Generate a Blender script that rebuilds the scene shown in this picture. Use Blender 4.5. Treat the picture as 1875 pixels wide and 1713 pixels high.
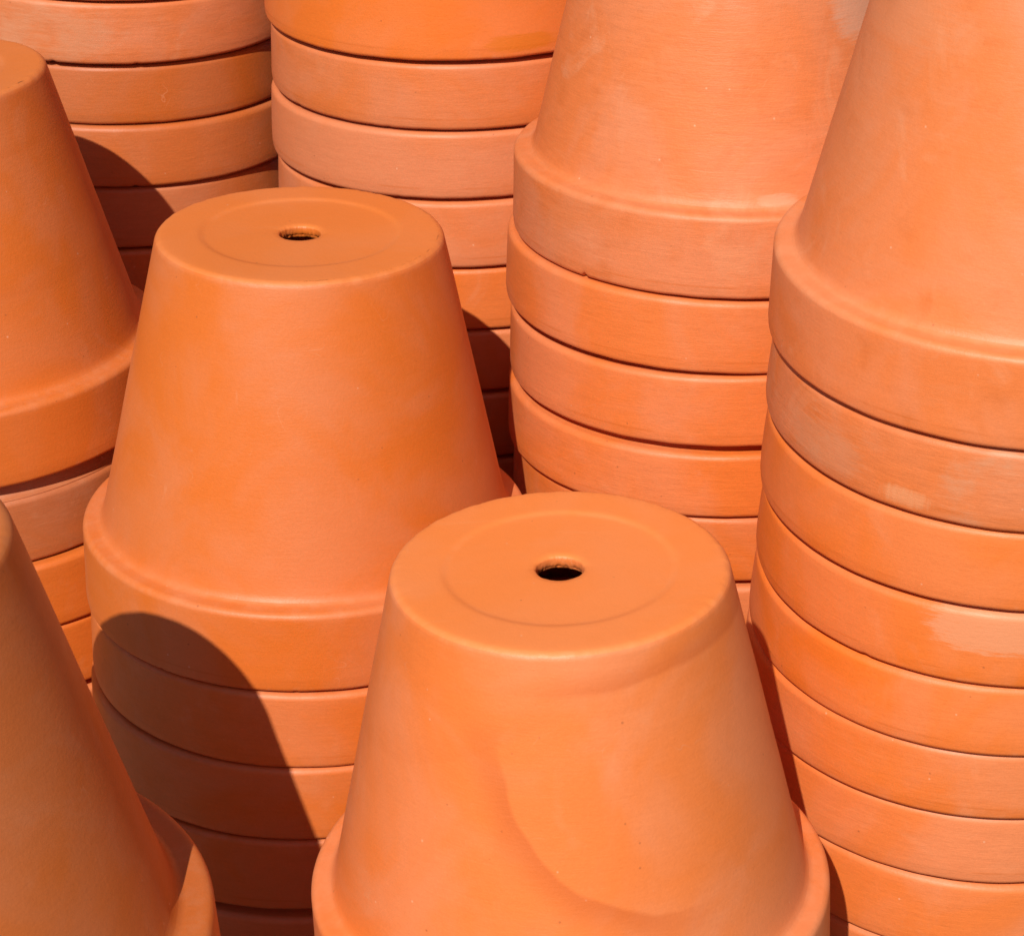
import bpy, bmesh, math, random
from mathutils import Vector, Matrix, noise

scene = bpy.context.scene
for o in list(bpy.data.objects):
    bpy.data.objects.remove(o)

# ------------------------------------------------------------------ camera, light, exposure
cam = bpy.data.cameras.new('camera')
cam.sensor_fit = 'HORIZONTAL'
cam.sensor_width = 36.0
cam.lens = 82.5207
cam.clip_start = 0.02
cam.clip_end = 400
cam_o = bpy.data.objects.new('camera', cam)
scene.collection.objects.link(cam_o)
right = Vector((0.99990187,-0.0064839,-0.01241809))
up = Vector((0.01400892,0.46279565,0.88635429))
fwd = Vector((0.,0.88644128,-0.46284107))
m = Matrix((right, up, -fwd)).transposed().to_4x4()
m.translation = Vector((0, 0, 0.8200))
cam_o.matrix_world = m
cam.dof.use_dof = True
cam.dof.focus_distance = 1.0
cam.dof.aperture_fstop = 50
scene.camera = cam_o

SUN_AZ = math.radians(-15.9)       # towards the camera's left, almost behind it
SUN_EL = math.radians(43.8)
to_sun = Vector((math.sin(SUN_AZ) * math.cos(SUN_EL), -math.cos(SUN_AZ) * math.cos(SUN_EL), math.sin(SUN_EL)))
world = bpy.data.worlds.new('World')
scene.world = world
world.use_nodes = True
wn = world.node_tree
wn.nodes.clear()
sky = wn.nodes.new('ShaderNodeTexSky')
sky.sky_type = 'NISHITA'
sky.sun_disc = False
sky.sun_elevation = SUN_EL
sky.sun_rotation = math.atan2(to_sun.x, to_sun.y)
bg = wn.nodes.new('ShaderNodeBackground')
bg.inputs['Strength'].default_value = 0.05
wo = wn.nodes.new('ShaderNodeOutputWorld')
wn.links.new(sky.outputs[0], bg.inputs[0])
wn.links.new(bg.outputs[0], wo.inputs[0])

sun = bpy.data.lights.new('sun', 'SUN')
sun.energy = 4.6
sun.angle = math.radians(0.53)
sun.color = (1.0, 0.94, 0.84)
sun_o = bpy.data.objects.new('sun', sun)
scene.collection.objects.link(sun_o)
sun_o.rotation_euler = to_sun.to_track_quat('Z', 'Y').to_euler()
sun_o.location = (0, 0, 4)

vs = scene.view_settings
vs.view_transform = 'Standard'
vs.look = 'None'
vs.exposure = 0.10
vs.gamma = 1.0
vs.use_curve_mapping = False
scene.render.engine = 'CYCLES'
scene.cycles.max_bounces = 10
scene.cycles.diffuse_bounces = 8

# ------------------------------------------------------------------ node helper
class Nodes:
    def __init__(self, mat):
        mat.use_nodes = True
        self.t = mat.node_tree
        self.t.nodes.clear()

    def _in(self, sock, v):
        if v is None:
            return
        if isinstance(v, bpy.types.NodeSocket):
            self.t.links.new(v, sock)
        else:
            sock.default_value = v

    def math(self, op, a, b=None, c=None, clamp=False):
        n = self.t.nodes.new('ShaderNodeMath')
        n.operation = op
        n.use_clamp = clamp
        for s, v in zip(n.inputs, (a, b, c)):
            self._in(s, v)
        return n.outputs[0]

    def vmath(self, op, a, b=None, out=0):
        n = self.t.nodes.new('ShaderNodeVectorMath')
        n.operation = op
        self._in(n.inputs[0], a)
        self._in(n.inputs[1], b)
        return n.outputs['Value'] if op in ('LENGTH', 'DOT_PRODUCT', 'DISTANCE') else n.outputs[0]

    def smooth(self, v, lo, hi, a=0.0, b=1.0):
        n = self.t.nodes.new('ShaderNodeMapRange')
        n.interpolation_type = 'SMOOTHSTEP'
        self._in(n.inputs['Value'], v)
        n.inputs['From Min'].default_value = lo
        n.inputs['From Max'].default_value = hi
        n.inputs['To Min'].default_value = a
        n.inputs['To Max'].default_value = b
        return n.outputs[0]

    def noise(self, vec, scale, detail=3.0, rough=0.55, dist=0.0):
        n = self.t.nodes.new('ShaderNodeTexNoise')
        self._in(n.inputs['Vector'], vec)
        n.inputs['Scale'].default_value = scale
        n.inputs['Detail'].default_value = detail
        n.inputs['Roughness'].default_value = rough
        n.inputs['Distortion'].default_value = dist
        return n.outputs[0]

    def mix(self, fac, a, b, mode='MIX'):
        n = self.t.nodes.new('ShaderNodeMix')
        n.data_type = 'RGBA'
        n.blend_type = mode
        self._in(n.inputs[0], fac)
        self._in(n.inputs[6], a if isinstance(a, bpy.types.NodeSocket) else (*a, 1))
        self._in(n.inputs[7], b if isinstance(b, bpy.types.NodeSocket) else (*b, 1))
        return n.outputs[2]

    def scale(self, col, f):
        n = self.t.nodes.new('ShaderNodeVectorMath')
        n.operation = 'SCALE'
        self._in(n.inputs[0], col)
        self._in(n.inputs['Scale'], f)
        return n.outputs[0]


H = 0.1698          # height of a pot
ORANGE = Vector((0.63, 0.142, 0.016))
SALMON = Vector((0.62, 0.196, 0.080))
PALE = (0.66, 0.262, 0.128)
GREY = (0.52, 0.25, 0.14)
DEEP = (0.50, 0.108, 0.012)


def clay(name, seed, hue=0.5, value=1.0, dust=0.15, streak=0.5, blotch=0.5, marks=()):
    """Fired clay: blotches, wheel streaks, sandy grain, dusty wear; every pot has its own."""
    mat = bpy.data.materials.new(name)
    N = Nodes(mat)
    t = N.t
    tc = t.nodes.new('ShaderNodeTexCoord')
    P = tc.outputs['Object']
    sep = t.nodes.new('ShaderNodeSeparateXYZ')
    t.links.new(P, sep.inputs[0])
    x, y, z = sep.outputs
    r = N.math('SQRT', N.math('ADD', N.math('MULTIPLY', x, x), N.math('MULTIPLY', y, y)))
    rng = random.Random(seed)
    off = Vector((rng.uniform(-9, 9), rng.uniform(-9, 9), rng.uniform(-9, 9)))
    Q = N.vmath('ADD', P, off)
    # long thin streaks that follow the wheel, slightly inclined
    tilt = rng.uniform(-0.12, 0.12)
    mp = t.nodes.new('ShaderNodeMapping')
    t.links.new(Q, mp.inputs['Vector'])
    mp.inputs['Rotation'].default_value = (tilt, tilt * 0.6, 0)
    mp.inputs['Scale'].default_value = (1.0, 1.0, 9.0)
    S = mp.outputs[0]

    big = N.noise(Q, 16, 4, 0.55, 0.6)
    mid = N.noise(Q, 55, 4, 0.6, 0.3)
    strk = N.noise(S, 60, 4, 0.65, 0.2)
    strk2 = N.noise(S, 190, 2, 0.6, 0.0)
    grain = N.noise(Q, 700, 3, 0.7)
    fine = N.noise(Q, 2200, 2, 0.6)

    a = ORANGE.lerp(SALMON, max(0, hue - 0.28)) * value
    b = ORANGE.lerp(SALMON, min(1.15, hue + 0.28)) * value
    col = N.mix(N.smooth(big, 0.36, 0.64), a, b)
    # patches that came out redder from the kiln, and paler ones
    col = N.mix(N.math('MULTIPLY', N.smooth(mid, 0.52, 0.78), 0.38 * blotch), col, DEEP)
    col = N.mix(N.math('MULTIPLY', N.smooth(N.noise(Q, 27, 5, 0.6, 1.2), 0.55, 0.72), 0.40 * blotch), col, tuple(Vector(PALE) * value))
    # streaks
    sfac = N.math('ADD', N.math('MULTIPLY', N.math('SUBTRACT', strk, 0.5), 0.55 * streak),
                  N.math('MULTIPLY', N.math('SUBTRACT', strk2, 0.5), 0.30 * streak))
    col = N.scale(col, N.math('ADD', sfac, 1.0))
    # sandy grain
    gf = N.math('ADD', N.math('MULTIPLY', N.math('SUBTRACT', grain, 0.5), 0.15),
                N.math('MULTIPLY', N.math('SUBTRACT', fine, 0.5), 0.15))
    col = N.scale(col, N.math('ADD', gf, 1.0))
    # dusty bloom, broken up along the streaks
    dn = N.math('ADD', N.noise(Q, 20, 6, 0.62, 0.8), N.math('MULTIPLY', N.math('SUBTRACT', strk, 0.5), 0.35))
    dm = N.math('MULTIPLY', N.smooth(dn, 0.50, 0.74), dust, clamp=True)
    col = N.mix(dm, col, GREY)
    # a few hair-thin pale scratches
    sc = N.noise(Q, 30, 2, 0.5, 1.5)
    scm = N.math('MULTIPLY', N.smooth(N.math('ABSOLUTE', N.math('SUBTRACT', sc, 0.5)), 0.0045, 0.001),
                 N.smooth(N.noise(Q, 45, 3), 0.56, 0.70))
    col = N.mix(N.math('MULTIPLY', scm, 0.35), col, PALE)
    # drag marks and dust on the foot, then sunlight painted over its top
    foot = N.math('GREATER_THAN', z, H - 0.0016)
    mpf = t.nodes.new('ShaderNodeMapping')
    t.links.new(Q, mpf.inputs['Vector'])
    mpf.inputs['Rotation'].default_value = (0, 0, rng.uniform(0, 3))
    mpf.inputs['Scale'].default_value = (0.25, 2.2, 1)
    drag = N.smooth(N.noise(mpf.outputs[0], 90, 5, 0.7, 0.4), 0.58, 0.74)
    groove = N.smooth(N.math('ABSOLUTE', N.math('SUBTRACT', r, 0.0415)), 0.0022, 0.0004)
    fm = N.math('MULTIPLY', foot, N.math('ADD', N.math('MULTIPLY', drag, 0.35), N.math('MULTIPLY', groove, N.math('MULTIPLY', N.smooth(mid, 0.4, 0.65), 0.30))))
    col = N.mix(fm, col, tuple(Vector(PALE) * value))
    col = N.mix(N.math('MULTIPLY', foot, 0.55), col, tuple(Vector((0.76, 0.222, 0.052)) * value))  # brighter, yellower colour standing in for stronger sun on the flat top
    # wear on the edges: lip of the mouth, shoulder of the rim, edge of the base
    wn_ = N.noise(Q, 130, 4, 0.65)
    lip = N.math('MULTIPLY', N.smooth(z, 0.0040, 0.0006), N.smooth(wn_, 0.52, 0.70))
    sh = N.math('MULTIPLY', N.math('MULTIPLY', N.smooth(z, 0.0335, 0.0355), N.smooth(z, 0.0405, 0.0380)),
                N.math('ADD', N.smooth(wn_, 0.40, 0.68), 0.45))
    bs = N.math('MULTIPLY', N.math('MULTIPLY', N.smooth(r, 0.0590, 0.0612), N.smooth(z, H - 0.0060, H - 0.0015)),
                N.math('ADD', N.math('MULTIPLY', N.smooth(wn_, 0.40, 0.68), 0.7), 0.25))
    wear = N.math('ADD', N.math('ADD', lip, N.math('MULTIPLY', sh, 0.6)), N.math('MULTIPLY', bs, 0.7), clamp=True)
    col = N.mix(N.math('MULTIPLY', wear, 0.36), col, tuple(Vector(PALE) * value))
    # a darker turning line just above the lip
    gl = N.math('MULTIPLY', N.smooth(N.math('ABSOLUTE', N.math('SUBTRACT', z, 0.0056)), 0.0007, 0.0002),
                N.smooth(N.noise(Q, 35, 2), 0.42, 0.6))
    col = N.mix(N.math('MULTIPLY', gl, 0.35), col, DEEP)
    # white lime specks and dark pits
    vor = t.nodes.new('ShaderNodeTexVoronoi')
    t.links.new(Q, vor.inputs['Vector'])
    vor.inputs['Scale'].default_value = 210
    pick = t.nodes.new('ShaderNodeSeparateColor')
    t.links.new(vor.outputs['Color'], pick.inputs[0])
    speck = N.math('MULTIPLY', N.smooth(vor.outputs['Distance'], 0.13, 0.05), N.math('GREATER_THAN', pick.outputs[0], 0.968))
    col = N.mix(N.math('MULTIPLY', speck, 0.35), col, (0.80, 0.52, 0.36))
    pit = N.math('MULTIPLY', N.smooth(vor.outputs['Distance'], 0.14, 0.05), N.math('LESS_THAN', pick.outputs[0], 0.035))
    col = N.mix(N.math('MULTIPLY', pit, 0.45), col, (0.20, 0.06, 0.02))

    for mk in marks:
        kind = mk[0]
        if kind == 'patch':          # centre, half width, half height, colour, strength, softness
            _, c, hu, hz, mc, k, soft, brush = (*mk, 'h')[:8]
            c = Vector(c)
            tang = Vector((-c.y, c.x, 0)).normalized()
            d = N.vmath('SUBTRACT', P, c)
            du = N.math('DIVIDE', N.vmath('DOT_PRODUCT', d, tang), hu)
            dz = N.math('DIVIDE', N.vmath('DOT_PRODUCT', d, Vector((0, 0, 1))), hz)
            q = N.math('ADD', N.math('POWER', N.math('ABSOLUTE', du), 3.0), N.math('POWER', N.math('ABSOLUTE', dz), 3.0))
            up_ = N.t.nodes.new('ShaderNodeMapping')
            t.links.new(Q, up_.inputs['Vector'])
            up_.inputs['Rotation'].default_value = (0.25, 0.2, 0)
            up_.inputs['Scale'].default_value = (1, 1, 0.12) if brush == 'v' else (1, 1, 7)
            q = N.math('ADD', q, N.math('MULTIPLY', N.math('SUBTRACT', N.noise(up_.outputs[0], 480 if brush == 'v' else 120, 5, 0.75), 0.5), 4.0))
            rad_ok = N.math('LESS_THAN', N.vmath('LENGTH', d), 0.08)
            mask = N.math('MULTIPLY', N.smooth(q, 1.0 + soft, 1.0 - soft), rad_ok)
            col = N.mix(N.math('MULTIPLY', mask, k), col, mc)
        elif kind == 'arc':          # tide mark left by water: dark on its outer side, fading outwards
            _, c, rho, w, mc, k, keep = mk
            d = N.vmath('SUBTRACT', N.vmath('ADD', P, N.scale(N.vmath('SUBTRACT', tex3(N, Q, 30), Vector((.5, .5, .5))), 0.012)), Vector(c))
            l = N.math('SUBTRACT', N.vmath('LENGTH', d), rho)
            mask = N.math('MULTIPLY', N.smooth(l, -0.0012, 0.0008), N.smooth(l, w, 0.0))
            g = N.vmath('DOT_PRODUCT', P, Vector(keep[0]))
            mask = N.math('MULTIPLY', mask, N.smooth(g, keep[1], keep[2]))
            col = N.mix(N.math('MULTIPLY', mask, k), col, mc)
        elif kind == 'band':         # plane n.P between lo and hi, sharp on the low side
            _, n, lo, w, mc, k, keep = mk
            g = N.math('SUBTRACT', N.vmath('DOT_PRODUCT', P, Vector(n)), lo)
            g = N.math('ADD', g, N.math('MULTIPLY', N.math('SUBTRACT', N.noise(Q, 28, 2), 0.5), 0.006))
            mask = N.math('MULTIPLY', N.smooth(g, 0.0, 0.0025), N.smooth(g, w, 0.002))
            gg = N.vmath('DOT_PRODUCT', P, Vector(keep[0]))
            mask = N.math('MULTIPLY', mask, N.smooth(gg, keep[1], keep[2]))
            col = N.mix(N.math('MULTIPLY', mask, k), col, mc)
        elif kind == 'edge':         # thin broken seam along the edge of the base
            _, n, lo, hi, k = mk
            line = N.smooth(N.math('ABSOLUTE', N.math('SUBTRACT', r, 0.0593)), 0.00045, 0.00015)
            gg = N.vmath('DOT_PRODUCT', P, Vector(n))
            mask = N.math('MULTIPLY', N.math('MULTIPLY', line, N.math('GREATER_THAN', z, H - 0.004)),
                          N.math('MULTIPLY', N.smooth(gg, lo, hi), N.smooth(N.noise(Q, 95, 4, 0.8), 0.50, 0.62)))
            col = N.mix(N.math('MULTIPLY', mask, k), col, (0.16, 0.045, 0.012))

    # relief
    bump_h = N.math('ADD', N.math('ADD', N.math('MULTIPLY', grain, 0.45), N.math('MULTIPLY', fine, 0.12)),
                    N.math('ADD', N.math('MULTIPLY', strk2, 0.10 + 0.45 * streak), N.math('MULTIPLY', strk, 0.2 + 0.4 * streak)))
    bp = t.nodes.new('ShaderNodeBump')
    bp.inputs['Strength'].default_value = 0.65
    bp.inputs['Distance'].default_value = 0.00035
    t.links.new(bump_h, bp.inputs['Height'])
    bs_ = t.nodes.new('ShaderNodeBsdfPrincipled')
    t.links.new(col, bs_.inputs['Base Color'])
    rough = N.math('ADD', N.math('MULTIPLY', N.math('SUBTRACT', mid, 0.5), 0.25), 0.52)
    t.links.new(rough, bs_.inputs['Roughness'])
    bs_.inputs['Specular IOR Level'].default_value = 0.45
    t.links.new(bp.outputs[0], bs_.inputs['Normal'])
    out = t.nodes.new('ShaderNodeOutputMaterial')
    t.links.new(bs_.outputs[0], out.inputs[0])
    return mat


def tex3(N, vec, scale):
    n = N.t.nodes.new('ShaderNodeTexNoise')
    N.t.links.new(vec, n.inputs['Vector'])
    n.inputs['Scale'].default_value = scale
    n.inputs['Detail'].default_value = 2
    return n.outputs['Color']


def ground_material():
    mat = bpy.data.materials.new('packed_earth')
    N = Nodes(mat)
    tc = N.t.nodes.new('ShaderNodeTexCoord')
    P = tc.outputs['Object']
    n1 = N.noise(P, 3, 6, 0.6)
    n2 = N.noise(P, 160, 4, 0.7)
    col = N.mix(N.smooth(n1, 0.35, 0.65), (0.16, 0.12, 0.085), (0.25, 0.20, 0.15))
    col = N.scale(col, N.math('ADD', N.math('MULTIPLY', N.math('SUBTRACT', n2, 0.5), 0.8), 1.0))
    bp = N.t.nodes.new('ShaderNodeBump')
    bp.inputs['Distance'].default_value = 0.004
    N.t.links.new(n2, bp.inputs['Height'])
    b = N.t.nodes.new('ShaderNodeBsdfPrincipled')
    b.inputs['Roughness'].default_value = 0.95
    N.t.links.new(col, b.inputs['Base Color'])
    N.t.links.new(bp.outputs[0], b.inputs['Normal'])
    o = N.t.nodes.new('ShaderNodeOutputMaterial')
    N.t.links.new(b.outputs[0], o.inputs[0])
    return mat


# ------------------------------------------------------------------ the ground
gm = bpy.data.meshes.new('ground')
gb = bmesh.new()
n = 60
for i in range(n + 1):
    for j in range(n + 1):
        u, v = (i / n - 0.5) * 2, (j / n - 0.5) * 2
        gx, gy = math.copysign(abs(u) ** 2.2, u) * 60, math.copysign(abs(v) ** 2.2, v) * 60 + 1
        gb.verts.new((gx, gy, -0.002 - 0.25 * (noise.noise(Vector((gx * .13, gy * .13, 3))) + 1) * min(1, max(0, math.hypot(gx, gy - 1) - 1.5) / 8)))
gb.verts.ensure_lookup_table()
for i in range(n):
    for j in range(n):
        k = i * (n + 1) + j
        gb.faces.new([gb.verts[k], gb.verts[k + n + 1], gb.verts[k + n + 2], gb.verts[k + 1]])
gb.to_mesh(gm)
gb.free()
gm.polygons.foreach_set('use_smooth', [True] * len(gm.polygons))
ground = bpy.data.objects.new('ground', gm)
ground['kind'] = 'structure'
gm.materials.append(ground_material())
scene.collection.objects.link(ground)

# ------------------------------------------------------------------ the shape of a pot (upside down, mouth at z = 0)
def arc_pts(cx, cz, rad, a0, a1, n):
    return [(cx + rad * math.cos(math.radians(a0 + (a1 - a0) * i / n)),
             cz + rad * math.sin(math.radians(a0 + (a1 - a0) * i / n))) for i in range(n + 1)]


def lin(a, b, n, ends=(True, True)):
    pts = [(a[0] + (b[0] - a[0]) * i / n, a[1] + (b[1] - a[1]) * i / n) for i in range(n + 1)]
    return pts[0 if ends[0] else 1: None if ends[1] else -1]


RB, RJ = 0.0621, 0.0916      # radius at the base edge and where the wall meets the rim
ang = math.degrees(math.atan2(H - 0.041, RJ - RB))   # slope of the wall


def profiles(hr, dr=0.0, tuck=0.0):
    """outer/inner profile of base, wall and rim for a rim that is hr tall"""
    cr = 0.0036
    # base: inside face, hole, recessed disc, foot ring, rounded edge
    base = [(0.0555, H - 0.0085)] + lin((0.050, H - 0.0074), (0.0120, H - 0.0069), 4) + \
           [(0.0106, H - 0.0066), (0.0096, H - 0.0060), (0.0094, H - 0.0054), (0.0092, H - 0.0047), (0.0087, H - 0.0043), (0.0088, H - 0.0032),
            (0.0087, H - 0.0022), (0.0090, H - 0.0014), (0.0098, H - 0.0008)] + \
        lin((0.0120, H - 0.0007), (0.0396, H - 0.0007), 6) + \
        [(0.0406, H - 0.00066), (0.0413, H - 0.00056), (0.0420, H - 0.0004), (0.0427, H - 0.00021), (0.0435, H - 0.00006), (0.0443, H)] + \
        lin((0.0455, H + 0.0000), (RB - cr - 0.0016, H - 0.0001), 4)
    nrm = 90 - ang            # normal of the wall above the horizontal
    edge = arc_pts(RB - cr, H - 0.0002 - cr, cr, 88, nrm, 9)
    base += edge
    e = edge[-1]
    zs = hr                    # top of the rim, where the shoulder starts
    fil = 0.0032
    wall_end = (RJ - 0.0012, zs + fil + 0.0012)
    wall = lin(e, wall_end, 26)
    # concave fillet into the shoulder
    sh_in = (RJ + 0.0026, zs + 0.0004)
    f = []
    for i in range(1, 7):
        s = i / 6
        p1 = (RJ + 0.0001, zs + 0.0007)
        f.append(((1 - s) ** 2 * wall_end[0] + 2 * s * (1 - s) * p1[0] + s * s * sh_in[0],
                  (1 - s) ** 2 * wall_end[1] + 2 * s * (1 - s) * p1[1] + s * s * sh_in[1]))
    wall += f[:3]
    rc = 0.0030
    rim = [f[2]] + f[3:] + arc_pts(0.1000 - rc, zs - rc + 0.0002, rc, 86, 2, 9)
    rim += lin(rim[-1], (0.1004, 0.0042), 9, (False, True))
    rim += arc_pts(0.1002 - 0.0024, 0.0024, 0.0024, 5, -85, 7)
    rim += [(0.0955, 0.0), (0.0940, 0.0002), (0.0930, 0.0011)]
    rim = [(r + (dr - tuck * min(1, max(0, (z - 0.006) / (hr - 0.006))) ** 1.5) * min(1, max(0, (r - 0.0945) / 0.004)), z) for r, z in rim]
    inner = [(0.0930, 0.0011), (0.0925, 0.006), (0.0900, 0.022), (0.0855, 0.040), (0.070, 0.104), (0.0575, H - 0.013), (0.0555, H - 0.0085)]
    return base, wall, rim, inner


def warp(p, th, sd, rough):
    """hand-made irregularity: slow out-of-round, chipped lip and base edge"""
    r, z = p
    c, s = math.cos(th), math.sin(th)
    v = Vector((c * 1.1, s * 1.1, z * 6 + sd * 3.7))
    r += 0.00035 * noise.noise(v) * (r / 0.1)
    z += 0.0003 * noise.noise(Vector((c * 0.9 + 7, s * 0.9, sd * 1.9)))
    # slow waviness of the wall
    r += 0.00018 * noise.noise(Vector((c * 3, s * 3, z * 45 + sd)))
    lipw = max(0.0, 1 - z / 0.0035) if r > 0.094 else 0.0
    if lipw > 0:
        k = noise.noise(Vector((c * 9 + sd, s * 9, sd * 2.3)))
        chip = max(0.0, noise.noise(Vector((c * 26 + sd, s * 26, sd))) - 0.60) * 0.0060
        z += lipw * (0.00022 * k + chip)
        r -= lipw * chip * 0.8
    bw = max(0.0, 1 - abs(z - H + 0.001) / 0.003) * max(0.0, 1 - abs(r - 0.0600) / 0.0035)
    if bw > 0:
        k = noise.noise(Vector((c * 13 + sd, s * 13, sd * 5.1)))
        k2 = noise.noise(Vector((c * 45 + sd, s * 45, sd * 1.1)))
        z += bw * rough * (0.00020 * k + 0.00016 * k2)
        r += bw * rough * 0.00018 * k
    if r < 0.0115 and z > H - 0.0076:
        k = noise.noise(Vector((c * 3.1, s * 3.1, z * 300 + sd)))
        k2 = noise.noise(Vector((c * 9, s * 9, z * 900 + sd)))
        low = 1.0 if z < H - 0.0045 else 0.3
        r += low * (0.0005 * k + 0.00045 * k2)
    return r, z


def revolve(bm, prof, segs, sd, rough=1.0):
    rings = []
    for p in prof:
        ring = []
        for i in range(segs):
            th = 2 * math.pi * i / segs
            r, z = warp(p, th, sd, rough)
            ring.append(bm.verts.new((r * math.cos(th), r * math.sin(th), z)))
        rings.append(ring)
    for a, b in zip(rings, rings[1:]):
        for i in range(segs):
            j = (i + 1) % segs
            bm.faces.new((a[i], b[i], b[j], a[j]))


def part(name, profs, segs, sd, mat, parent):
    me = bpy.data.meshes.new(name)
    bm = bmesh.new()
    for pr in profs:
        revolve(bm, pr, segs, sd)
    bmesh.ops.recalc_face_normals(bm, faces=bm.faces)
    bm.to_mesh(me)
    bm.free()
    me.polygons.foreach_set('use_smooth', [True] * len(me.polygons))
    me.materials.append(mat)
    o = bpy.data.objects.new(name, me)
    scene.collection.objects.link(o)
    o.parent = parent
    return o


GROUP = 'upturned terracotta pots in stacks'


def pot(place, hr, sd, mat, label, top=False, size=1.0, dr=0.0, tuck=0.0):
    bx, by, bz, tx, ty = place
    root = bpy.data.objects.new('flower_pot', None)
    root.empty_display_size = 0.02
    ax = Vector((tx, ty, 1)).normalized()
    e1 = Vector((0, 1, 0)).cross(ax).normalized()
    e2 = ax.cross(e1)
    mw = (Matrix((e1, e2, ax)).transposed() * size).to_4x4()
    mw.translation = Vector((bx, by, bz))
    scene.collection.objects.link(root)
    root.matrix_world = mw
    root['label'] = label
    root['category'] = 'flower pot'
    root['group'] = GROUP
    base, wall, rim, inner = profiles(hr, dr, tuck)
    segs = 384 if top else 256
    part('base', [base], segs, sd, mat, root)
    part('wall', [wall, inner], segs, sd, mat, root)
    part('rim', [rim], segs, sd, mat, root)
    return root

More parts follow.
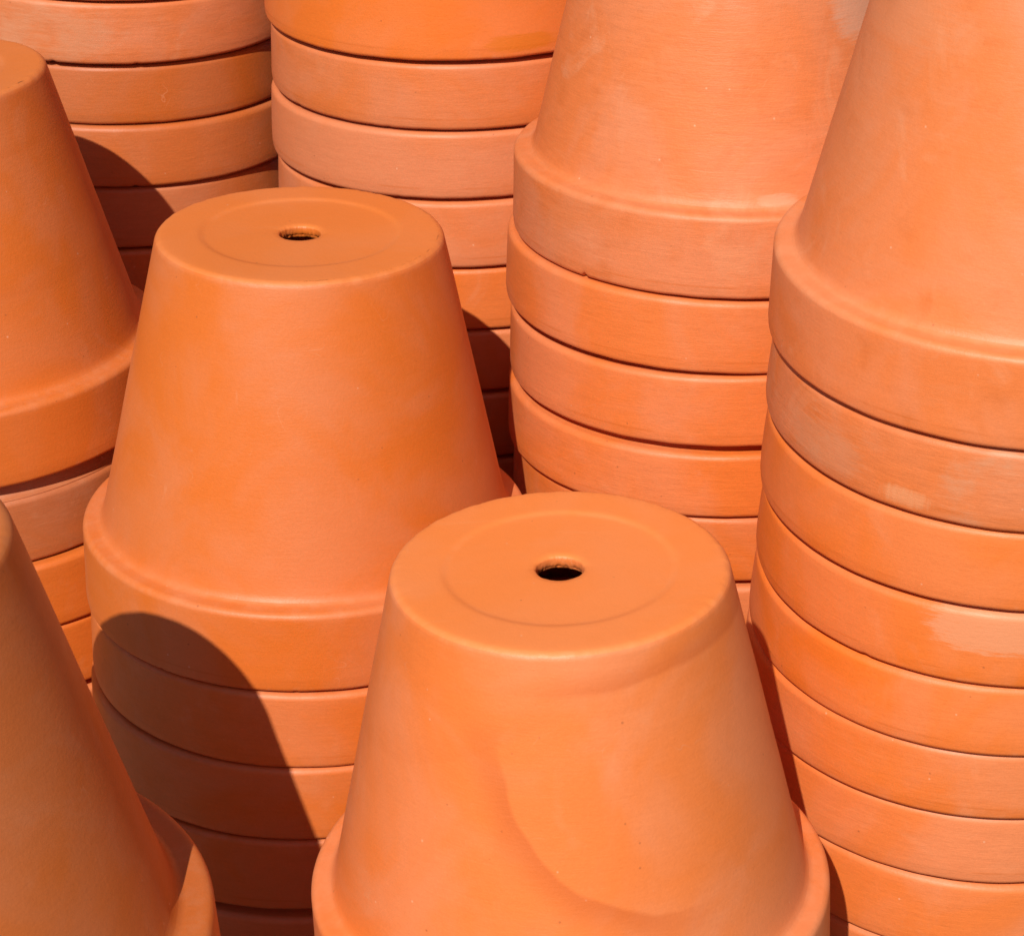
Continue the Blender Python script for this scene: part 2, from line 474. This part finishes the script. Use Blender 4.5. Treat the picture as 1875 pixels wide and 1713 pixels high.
STACKS = {
  'G': [(0.02101, 0.73232, 0.22603, -0.0250, 0.0205),
        (0.02175, 0.73171, 0.18833, -0.0195, 0.0160),
        (0.02232, 0.73124, 0.15063, -0.0152, 0.0125),
        (0.02277, 0.73088, 0.11293, -0.0119, 0.0097),
        (0.02312, 0.73059, 0.07523, -0.0093, 0.0076),
        (0.02339, 0.73037, 0.03753, -0.0072, 0.0059),
        (0.02339, 0.73037, -0.00017, -0.0000, 0.0000)],  # 1 in view
  'F': [(-0.09437, 0.93274, 0.27605, 0.0292, 0.0364),
        (-0.09446, 0.93145, 0.23864, 0.0378, 0.0358),
        (-0.09717, 0.92991, 0.20148, 0.0280, 0.0385),
        (-0.09958, 0.92872, 0.16430, 0.0156, 0.0407),
        (-0.10008, 0.92742, 0.12320, 0.0122, 0.0318),
        (-0.10047, 0.92640, 0.08210, 0.0095, 0.0248),
        (-0.10077, 0.92560, 0.04100, 0.0074, 0.0193),
        (-0.10077, 0.92560, -0.00010, 0.0000, 0.0000)],  # 4 in view
  'A': [(-0.26926, 1.04260, 0.31402, -0.0348, 0.0212),
        (-0.26735, 1.04066, 0.27297, -0.0303, 0.0103),
        (-0.26637, 1.04084, 0.23678, -0.0333, 0.0205),
        (-0.26580, 1.04078, 0.20122, -0.0386, 0.0261),
        (-0.26459, 1.03996, 0.16102, -0.0301, 0.0203),
        (-0.26365, 1.03933, 0.12082, -0.0235, 0.0159),
        (-0.26291, 1.03883, 0.08062, -0.0183, 0.0124),
        (-0.26234, 1.03844, 0.04042, -0.0143, 0.0096),
        (-0.26234, 1.03844, 0.00022, -0.0000, 0.0000)],  # 4 in view
  'H': [(-0.21972, 0.63871, 0.26336, -0.0489, 0.0240),
        (-0.21822, 0.63797, 0.21946, -0.0342, 0.0168),
        (-0.21717, 0.63746, 0.17556, -0.0240, 0.0118),
        (-0.21643, 0.63709, 0.13166, -0.0168, 0.0082),
        (-0.21591, 0.63684, 0.08776, -0.0117, 0.0058),
        (-0.21555, 0.63666, 0.04386, -0.0082, 0.0040),
        (-0.21555, 0.63666, -0.00004, -0.0000, 0.0000)],  # 1 in view
  'D': [(0.10243, 1.02439, 0.41322, 0.0114, 0.0352),
        (0.09874, 1.02316, 0.37814, 0.0224, 0.0371),
        (0.10021, 1.02195, 0.34292, -0.0025, 0.0392),
        (0.09833, 1.02047, 0.30802, 0.0034, 0.0398),
        (0.10079, 1.02063, 0.27437, 0.0104, 0.0461),
        (0.10047, 1.01922, 0.23517, 0.0081, 0.0359),
        (0.10022, 1.01812, 0.19597, 0.0063, 0.0280),
        (0.10003, 1.01726, 0.15677, 0.0049, 0.0219),
        (0.09987, 1.01659, 0.11757, 0.0039, 0.0171),
        (0.09976, 1.01607, 0.07837, 0.0030, 0.0133),
        (0.09966, 1.01567, 0.03917, 0.0023, 0.0104),
        (0.09966, 1.01567, -0.00003, 0.0000, 0.0000)],  # 5 in view
  'E': [(0.20401, 0.85766, 0.42943, 0.0135, -0.0278),
        (0.20457, 0.85860, 0.39510, 0.0171, -0.0291),
        (0.20377, 0.85931, 0.36027, 0.0082, -0.0215),
        (0.20324, 0.86021, 0.32642, 0.0073, -0.0280),
        (0.20161, 0.86143, 0.29369, 0.0028, -0.0274),
        (0.19960, 0.86313, 0.26165, 0.0043, -0.0197),
        (0.19964, 0.86488, 0.22847, 0.0039, -0.0149),
        (0.20077, 0.86472, 0.19170, 0.0139, -0.0242),
        (0.20036, 0.86555, 0.15340, 0.0106, -0.0217),
        (0.20005, 0.86620, 0.11510, 0.0082, -0.0169),
        (0.19980, 0.86670, 0.07680, 0.0064, -0.0132),
        (0.19961, 0.86709, 0.03850, 0.0050, -0.0103),
        (0.19961, 0.86709, 0.00020, 0.0000, -0.0000)],  # 8 in view
  'C': [(-0.02254, 1.18475, 0.47174, -0.0089, 0.0129),
        (-0.02256, 1.18441, 0.43642, -0.0029, 0.0165),
        (-0.02356, 1.18371, 0.40109, -0.0067, 0.0198),
        (-0.02255, 1.18268, 0.36517, -0.0044, 0.0155),
        (-0.02252, 1.18238, 0.33089, -0.0063, 0.0203),
        (-0.02240, 1.18234, 0.29626, -0.0067, 0.0278),
        (-0.02221, 1.18154, 0.25926, -0.0052, 0.0217),
        (-0.02206, 1.18091, 0.22226, -0.0041, 0.0169),
        (-0.02194, 1.18043, 0.18526, -0.0032, 0.0132),
        (-0.02185, 1.18004, 0.14826, -0.0025, 0.0103),
        (-0.02177, 1.17975, 0.11126, -0.0019, 0.0080),
        (-0.02172, 1.17952, 0.07426, -0.0015, 0.0063),
        (-0.02168, 1.17933, 0.03726, -0.0012, 0.0049),
        (-0.02168, 1.17933, 0.00026, -0.0000, 0.0000)],  # 6 in view
  'B': [(-0.21178, 1.27654, 0.47762, 0.0475, 0.0050),
        (-0.21387, 1.27659, 0.44387, 0.0395, 0.0057),
        (-0.21451, 1.27634, 0.41015, 0.0353, 0.0134),
        (-0.21511, 1.27594, 0.37557, 0.0383, 0.0159),
        (-0.21676, 1.27588, 0.34043, 0.0322, 0.0190),
        (-0.21771, 1.27532, 0.30263, 0.0251, 0.0149),
        (-0.21845, 1.27488, 0.26483, 0.0196, 0.0116),
        (-0.21902, 1.27454, 0.22703, 0.0153, 0.0090),
        (-0.21947, 1.27428, 0.18923, 0.0119, 0.0071),
        (-0.21983, 1.27407, 0.15143, 0.0093, 0.0055),
        (-0.22010, 1.27391, 0.11363, 0.0072, 0.0043),
        (-0.22031, 1.27378, 0.07583, 0.0057, 0.0033),
        (-0.22048, 1.27368, 0.03803, 0.0044, 0.0026),
        (-0.22048, 1.27368, 0.00023, 0.0000, 0.0000)],  # 5 in view
}
# ------------------------------------------------------------------ what each pot looks like
# per pot in view: hue (0 orange .. 1 salmon), value, dust, streak, blotch, marks, label
LOOK = {
    'G': [(0.52, 1.12, 0.04, 0.15, 0.35,
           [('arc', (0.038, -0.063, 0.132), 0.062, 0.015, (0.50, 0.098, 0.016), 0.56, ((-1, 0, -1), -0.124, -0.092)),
            ('band', (-0.06, 0.05, 1), 0.1500, 0.011, (0.50, 0.098, 0.016), 0.46, ((1, 0, 0), -0.030, 0.02)),
            ('band', (-0.5, 0, 1), 0.146, 0.014, DEEP, 0.10, ((-1, 0, 0), -0.01, 0.02))],
           'smooth bright orange front pot with drain hole and a curving water mark on its side')],
    'F': [(0.26, 0.96, 0.03, 0.10, 0.12, [('edge', (1, -0.45, 0), 0.018, 0.03, 0.45), ('edge', (-0.15, 1, 0), 0.056, 0.058, 0.6)],
           'whole upturned orange pot, base with drain hole, right behind the front centre pot'),
          (0.30, 0.98, 0.04, 0.25, 0.5, [], 'rim directly under the whole pot left of centre, round shadow on its left'),
          (0.28, 0.96, 0.03, 0.2, 0.4, [], 'second rim under the pot left of centre, half in shadow'),
          (0.26, 0.95, 0.03, 0.2, 0.4, [], 'third rim under the pot left of centre, mostly in dark shadow')],
    'A': [(0.14, 0.90, 0.04, 0.15, 0.4,
           [('band', (0, 0, 1), 0.1405, 0.010, DEEP, 0.30, ((1, 0, 0), -0.05, 0.02)), ('band', (0, 0, 1), 0.0805, 0.012, DEEP, 0.25, ((1, 0, 0), -0.05, 0.02)),
            ('edge', (1, -0.8, 0), 0.03, 0.05, 0.8)],
           'deep orange upturned pot cut by the left edge, with tide bands on its wall'),
          (0.62, 0.70, 0.35, 0.3, 0.7, [], 'dull brownish dusty rim set crooked beneath the left edge pot'),
          (0.12, 0.92, 0.05, 0.3, 0.6, [], 'deep orange rim below the dusty crooked one at left edge'),
          (0.12, 0.90, 0.05, 0.3, 0.6, [], 'lowest orange sliver of rim seen between left edge stack and shadowed stack')],
    'H': [(0.22, 0.78, 0.04, 0.1, 0.5, [('patch', (0.033, -0.051, H - 0.001), 0.02, 0.004, PALE, 0.5, 0.6)],
           'mostly shaded leaning pot in the lower left corner with a pale rubbed base edge')],
    'D': [(0.72, 1.0, 0.18, 0.5, 1.1,
           [('patch', (0.047, -0.058, 0.117), 0.014, 0.013, (0.56, 0.30, 0.20), 0.65, 0.9), ('patch', (0.0115, -0.091, 0.0415), 0.008, 0.0024, (0.66, 0.33, 0.20), 0.5, 0.9)],
           'salmon pot with streaked wall and whitish scuffs, top of the stack right of centre'),
          (0.55, 1.03, 0.06, 0.4, 0.4, [], 'rim just below the streaked salmon pot, clean with pale shoulder line'),
          (0.55, 1.03, 0.16, 0.45, 0.6, [], 'rim with grey smudges, second below the streaked salmon pot'),
          (0.40, 1.02, 0.06, 0.5, 0.6, [], 'rim beneath the wide dark gap, third below the streaked salmon pot'),
          (0.28, 0.93, 0.04, 0.5, 0.5, [], 'rim peeking out right of the front pot base, below the wide gap')],
    'E': [(0.68, 1.10, 0.14, 0.18, 0.9,
           [('patch', (-0.068, -0.022, 0.142), 0.032, 0.010, PALE, 0.35, 1.0)],
           'large pale salmon pot topping the tall right stack, cut by the right edge'),
          (0.62, 1.0, 0.55, 0.6, 0.7,
           [('patch', (-0.057, -0.082, 0.0065), 0.0090, 0.0034, (0.72, 0.34, 0.17), 0.50, 1.3, 'v'), ('patch', (-0.084, -0.052, 0.012), 0.02, 0.008, GREY, 0.35, 0.9)],
           'greyish dusty rim with a pale scrape at its lip, under the large salmon pot'),
          (0.18, 1.1, 0.05, 0.25, 0.45, [], 'vivid orange rim directly below the scraped dusty one'),
          (0.16, 1.09, 0.05, 0.3, 0.45, [('patch', (-0.019, -0.098, 0.0245), 0.026, 0.0092, (0.66, 0.27, 0.135), 0.75, 0.5)],
           'vivid orange rim bearing a squarish pale patch and a chipped lip'),
          (0.26, 1.11, 0.05, 0.3, 0.4, [], 'bright orange rim under the one with the pale square patch'),
          (0.42, 1.04, 0.10, 0.45, 0.6, [], 'mottled orange rim, fourth from the bottom of the right stack in view'),
          (0.58, 1.04, 0.08, 0.45, 0.4, [], 'light salmon rim low on the right stack, level with front pot shoulder'),
          (0.50, 1.05, 0.06, 0.4, 0.4, [], 'lowest full rim of the right stack, pale line along its shoulder')],
    'C': [(0.05, 1.08, 0.0, 0.12, 0.3,
           [('patch', (0.030, -0.0955, 0.0075), 0.016, 0.004, (0.60, 0.15, 0.01), 0.8, 0.8)],
           'smooth vivid orange rim topping the back centre stack, at the top of the picture'),
          (0.62, 0.93, 0.15, 0.4, 0.5, [], 'brownish rim directly beneath the vivid orange one in the back'),
          (0.80, 0.96, 0.12, 0.35, 0.4, [], 'salmon rim with pale chips, second below the vivid orange one'),
          (0.85, 0.96, 0.12, 0.3, 0.4, [], 'pale salmon rim beside the drain hole pot, third below the vivid orange one'),
          (0.10, 0.97, 0.02, 0.3, 0.5, [], 'orange rim crossed by a slanting shadow, deep between two stacks'),
          (0.4, 0.92, 0.05, 0.3, 0.5, [], 'dark shadowed rim deep in the gap right of the whole pot')],
    'B': [(0.6, 0.9, 0.2, 0.4, 0.5, [], 'sliver of a rim at the very top edge, above the mottled one'),
          (0.75, 0.94, 0.50, 0.5, 0.9, [], 'mottled rim with greyish bloom at the top left corner'),
          (0.32, 0.74, 0.06, 0.3, 0.4, [], 'reddish brown rim in the upper left, below the mottled one'),
          (0.55, 0.78, 0.14, 0.4, 0.5, [], 'rim in the upper left with a curved shadow on its left'),
          (0.55, 0.78, 0.12, 0.4, 0.5, [], 'rim in the upper left reaching down behind the drain hole pot'),
          (0.5, 0.86, 0.10, 0.4, 0.5, [], 'dark shadowed rim between the left edge pot and the drain hole pot')],
}
WHERE = {'G': 'front centre stack', 'F': 'stack left of centre', 'A': 'left edge stack', 'H': 'lower left corner stack',
         'D': 'stack right of centre', 'E': 'tall right stack', 'C': 'back centre stack', 'B': 'back left stack'}
ORD = ['first', 'second', 'third', 'fourth', 'fifth', 'sixth', 'seventh', 'eighth', 'ninth', 'tenth']

GAP = {'E': 0.0019, 'F': 0.0014, 'D': 0.0021, 'C': 0.0020, ('D', 3): 0.0046, ('A', 1): 0.0080, ('A', 2): 0.0022, ('B', 2): 0.0028, ('C', 1): 0.0028, 'B': 0.0018}
TUCK = {'E': 0.0017, 'C': 0.0009, 'B': 0.0009, 'D': 0.0003}   # how far a rim draws in below the lip above it
SLIM = {('H', 0): 0.0026, ('A', 1): -0.0045, ('B', 2): -0.0020, ('C', 0): 0.0008, ('C', 1): -0.0008, ('B', 4): -0.0007, ('C', 3): -0.0005, ('C', 4): -0.0006, ('D', 3): -0.0006}   # rims that came out narrower or wider
SIZE = {'H': 1.143}          # the pots in the corner are a size larger
seed = 10
plain = None
for key, places in STACKS.items():
    looks = LOOK[key]
    n_all = len(places)
    size = SIZE.get(key, 1.0)
    for k, place in enumerate(places):
        seed += 1
        if k == 0:
            hr = 0.0372
        else:
            d = Vector(places[k - 1][:3]) - Vector(place[:3])
            hr = min(0.0372, d.length / size - GAP.get((key, k), GAP.get(key, 0.0015)))
        if k < len(looks):
            hue, val, dust, strk, blo, marks, label = looks[k]
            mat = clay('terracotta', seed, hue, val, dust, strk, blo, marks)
        else:
            if plain is None:
                plain = clay('terracotta', 999, 0.4, 0.95, 0.1, 0.3, 0.5)
            mat = plain
            label = 'terracotta pot hidden low in the %s, %s from the ground' % (WHERE[key], ORD[n_all - 1 - k])
        pot(place, hr, seed * 0.731, mat, label, top=(k == 0), size=size, dr=SLIM.get((key, k), 0.0), tuck=TUCK.get(key, 0.0) if k else 0.0)
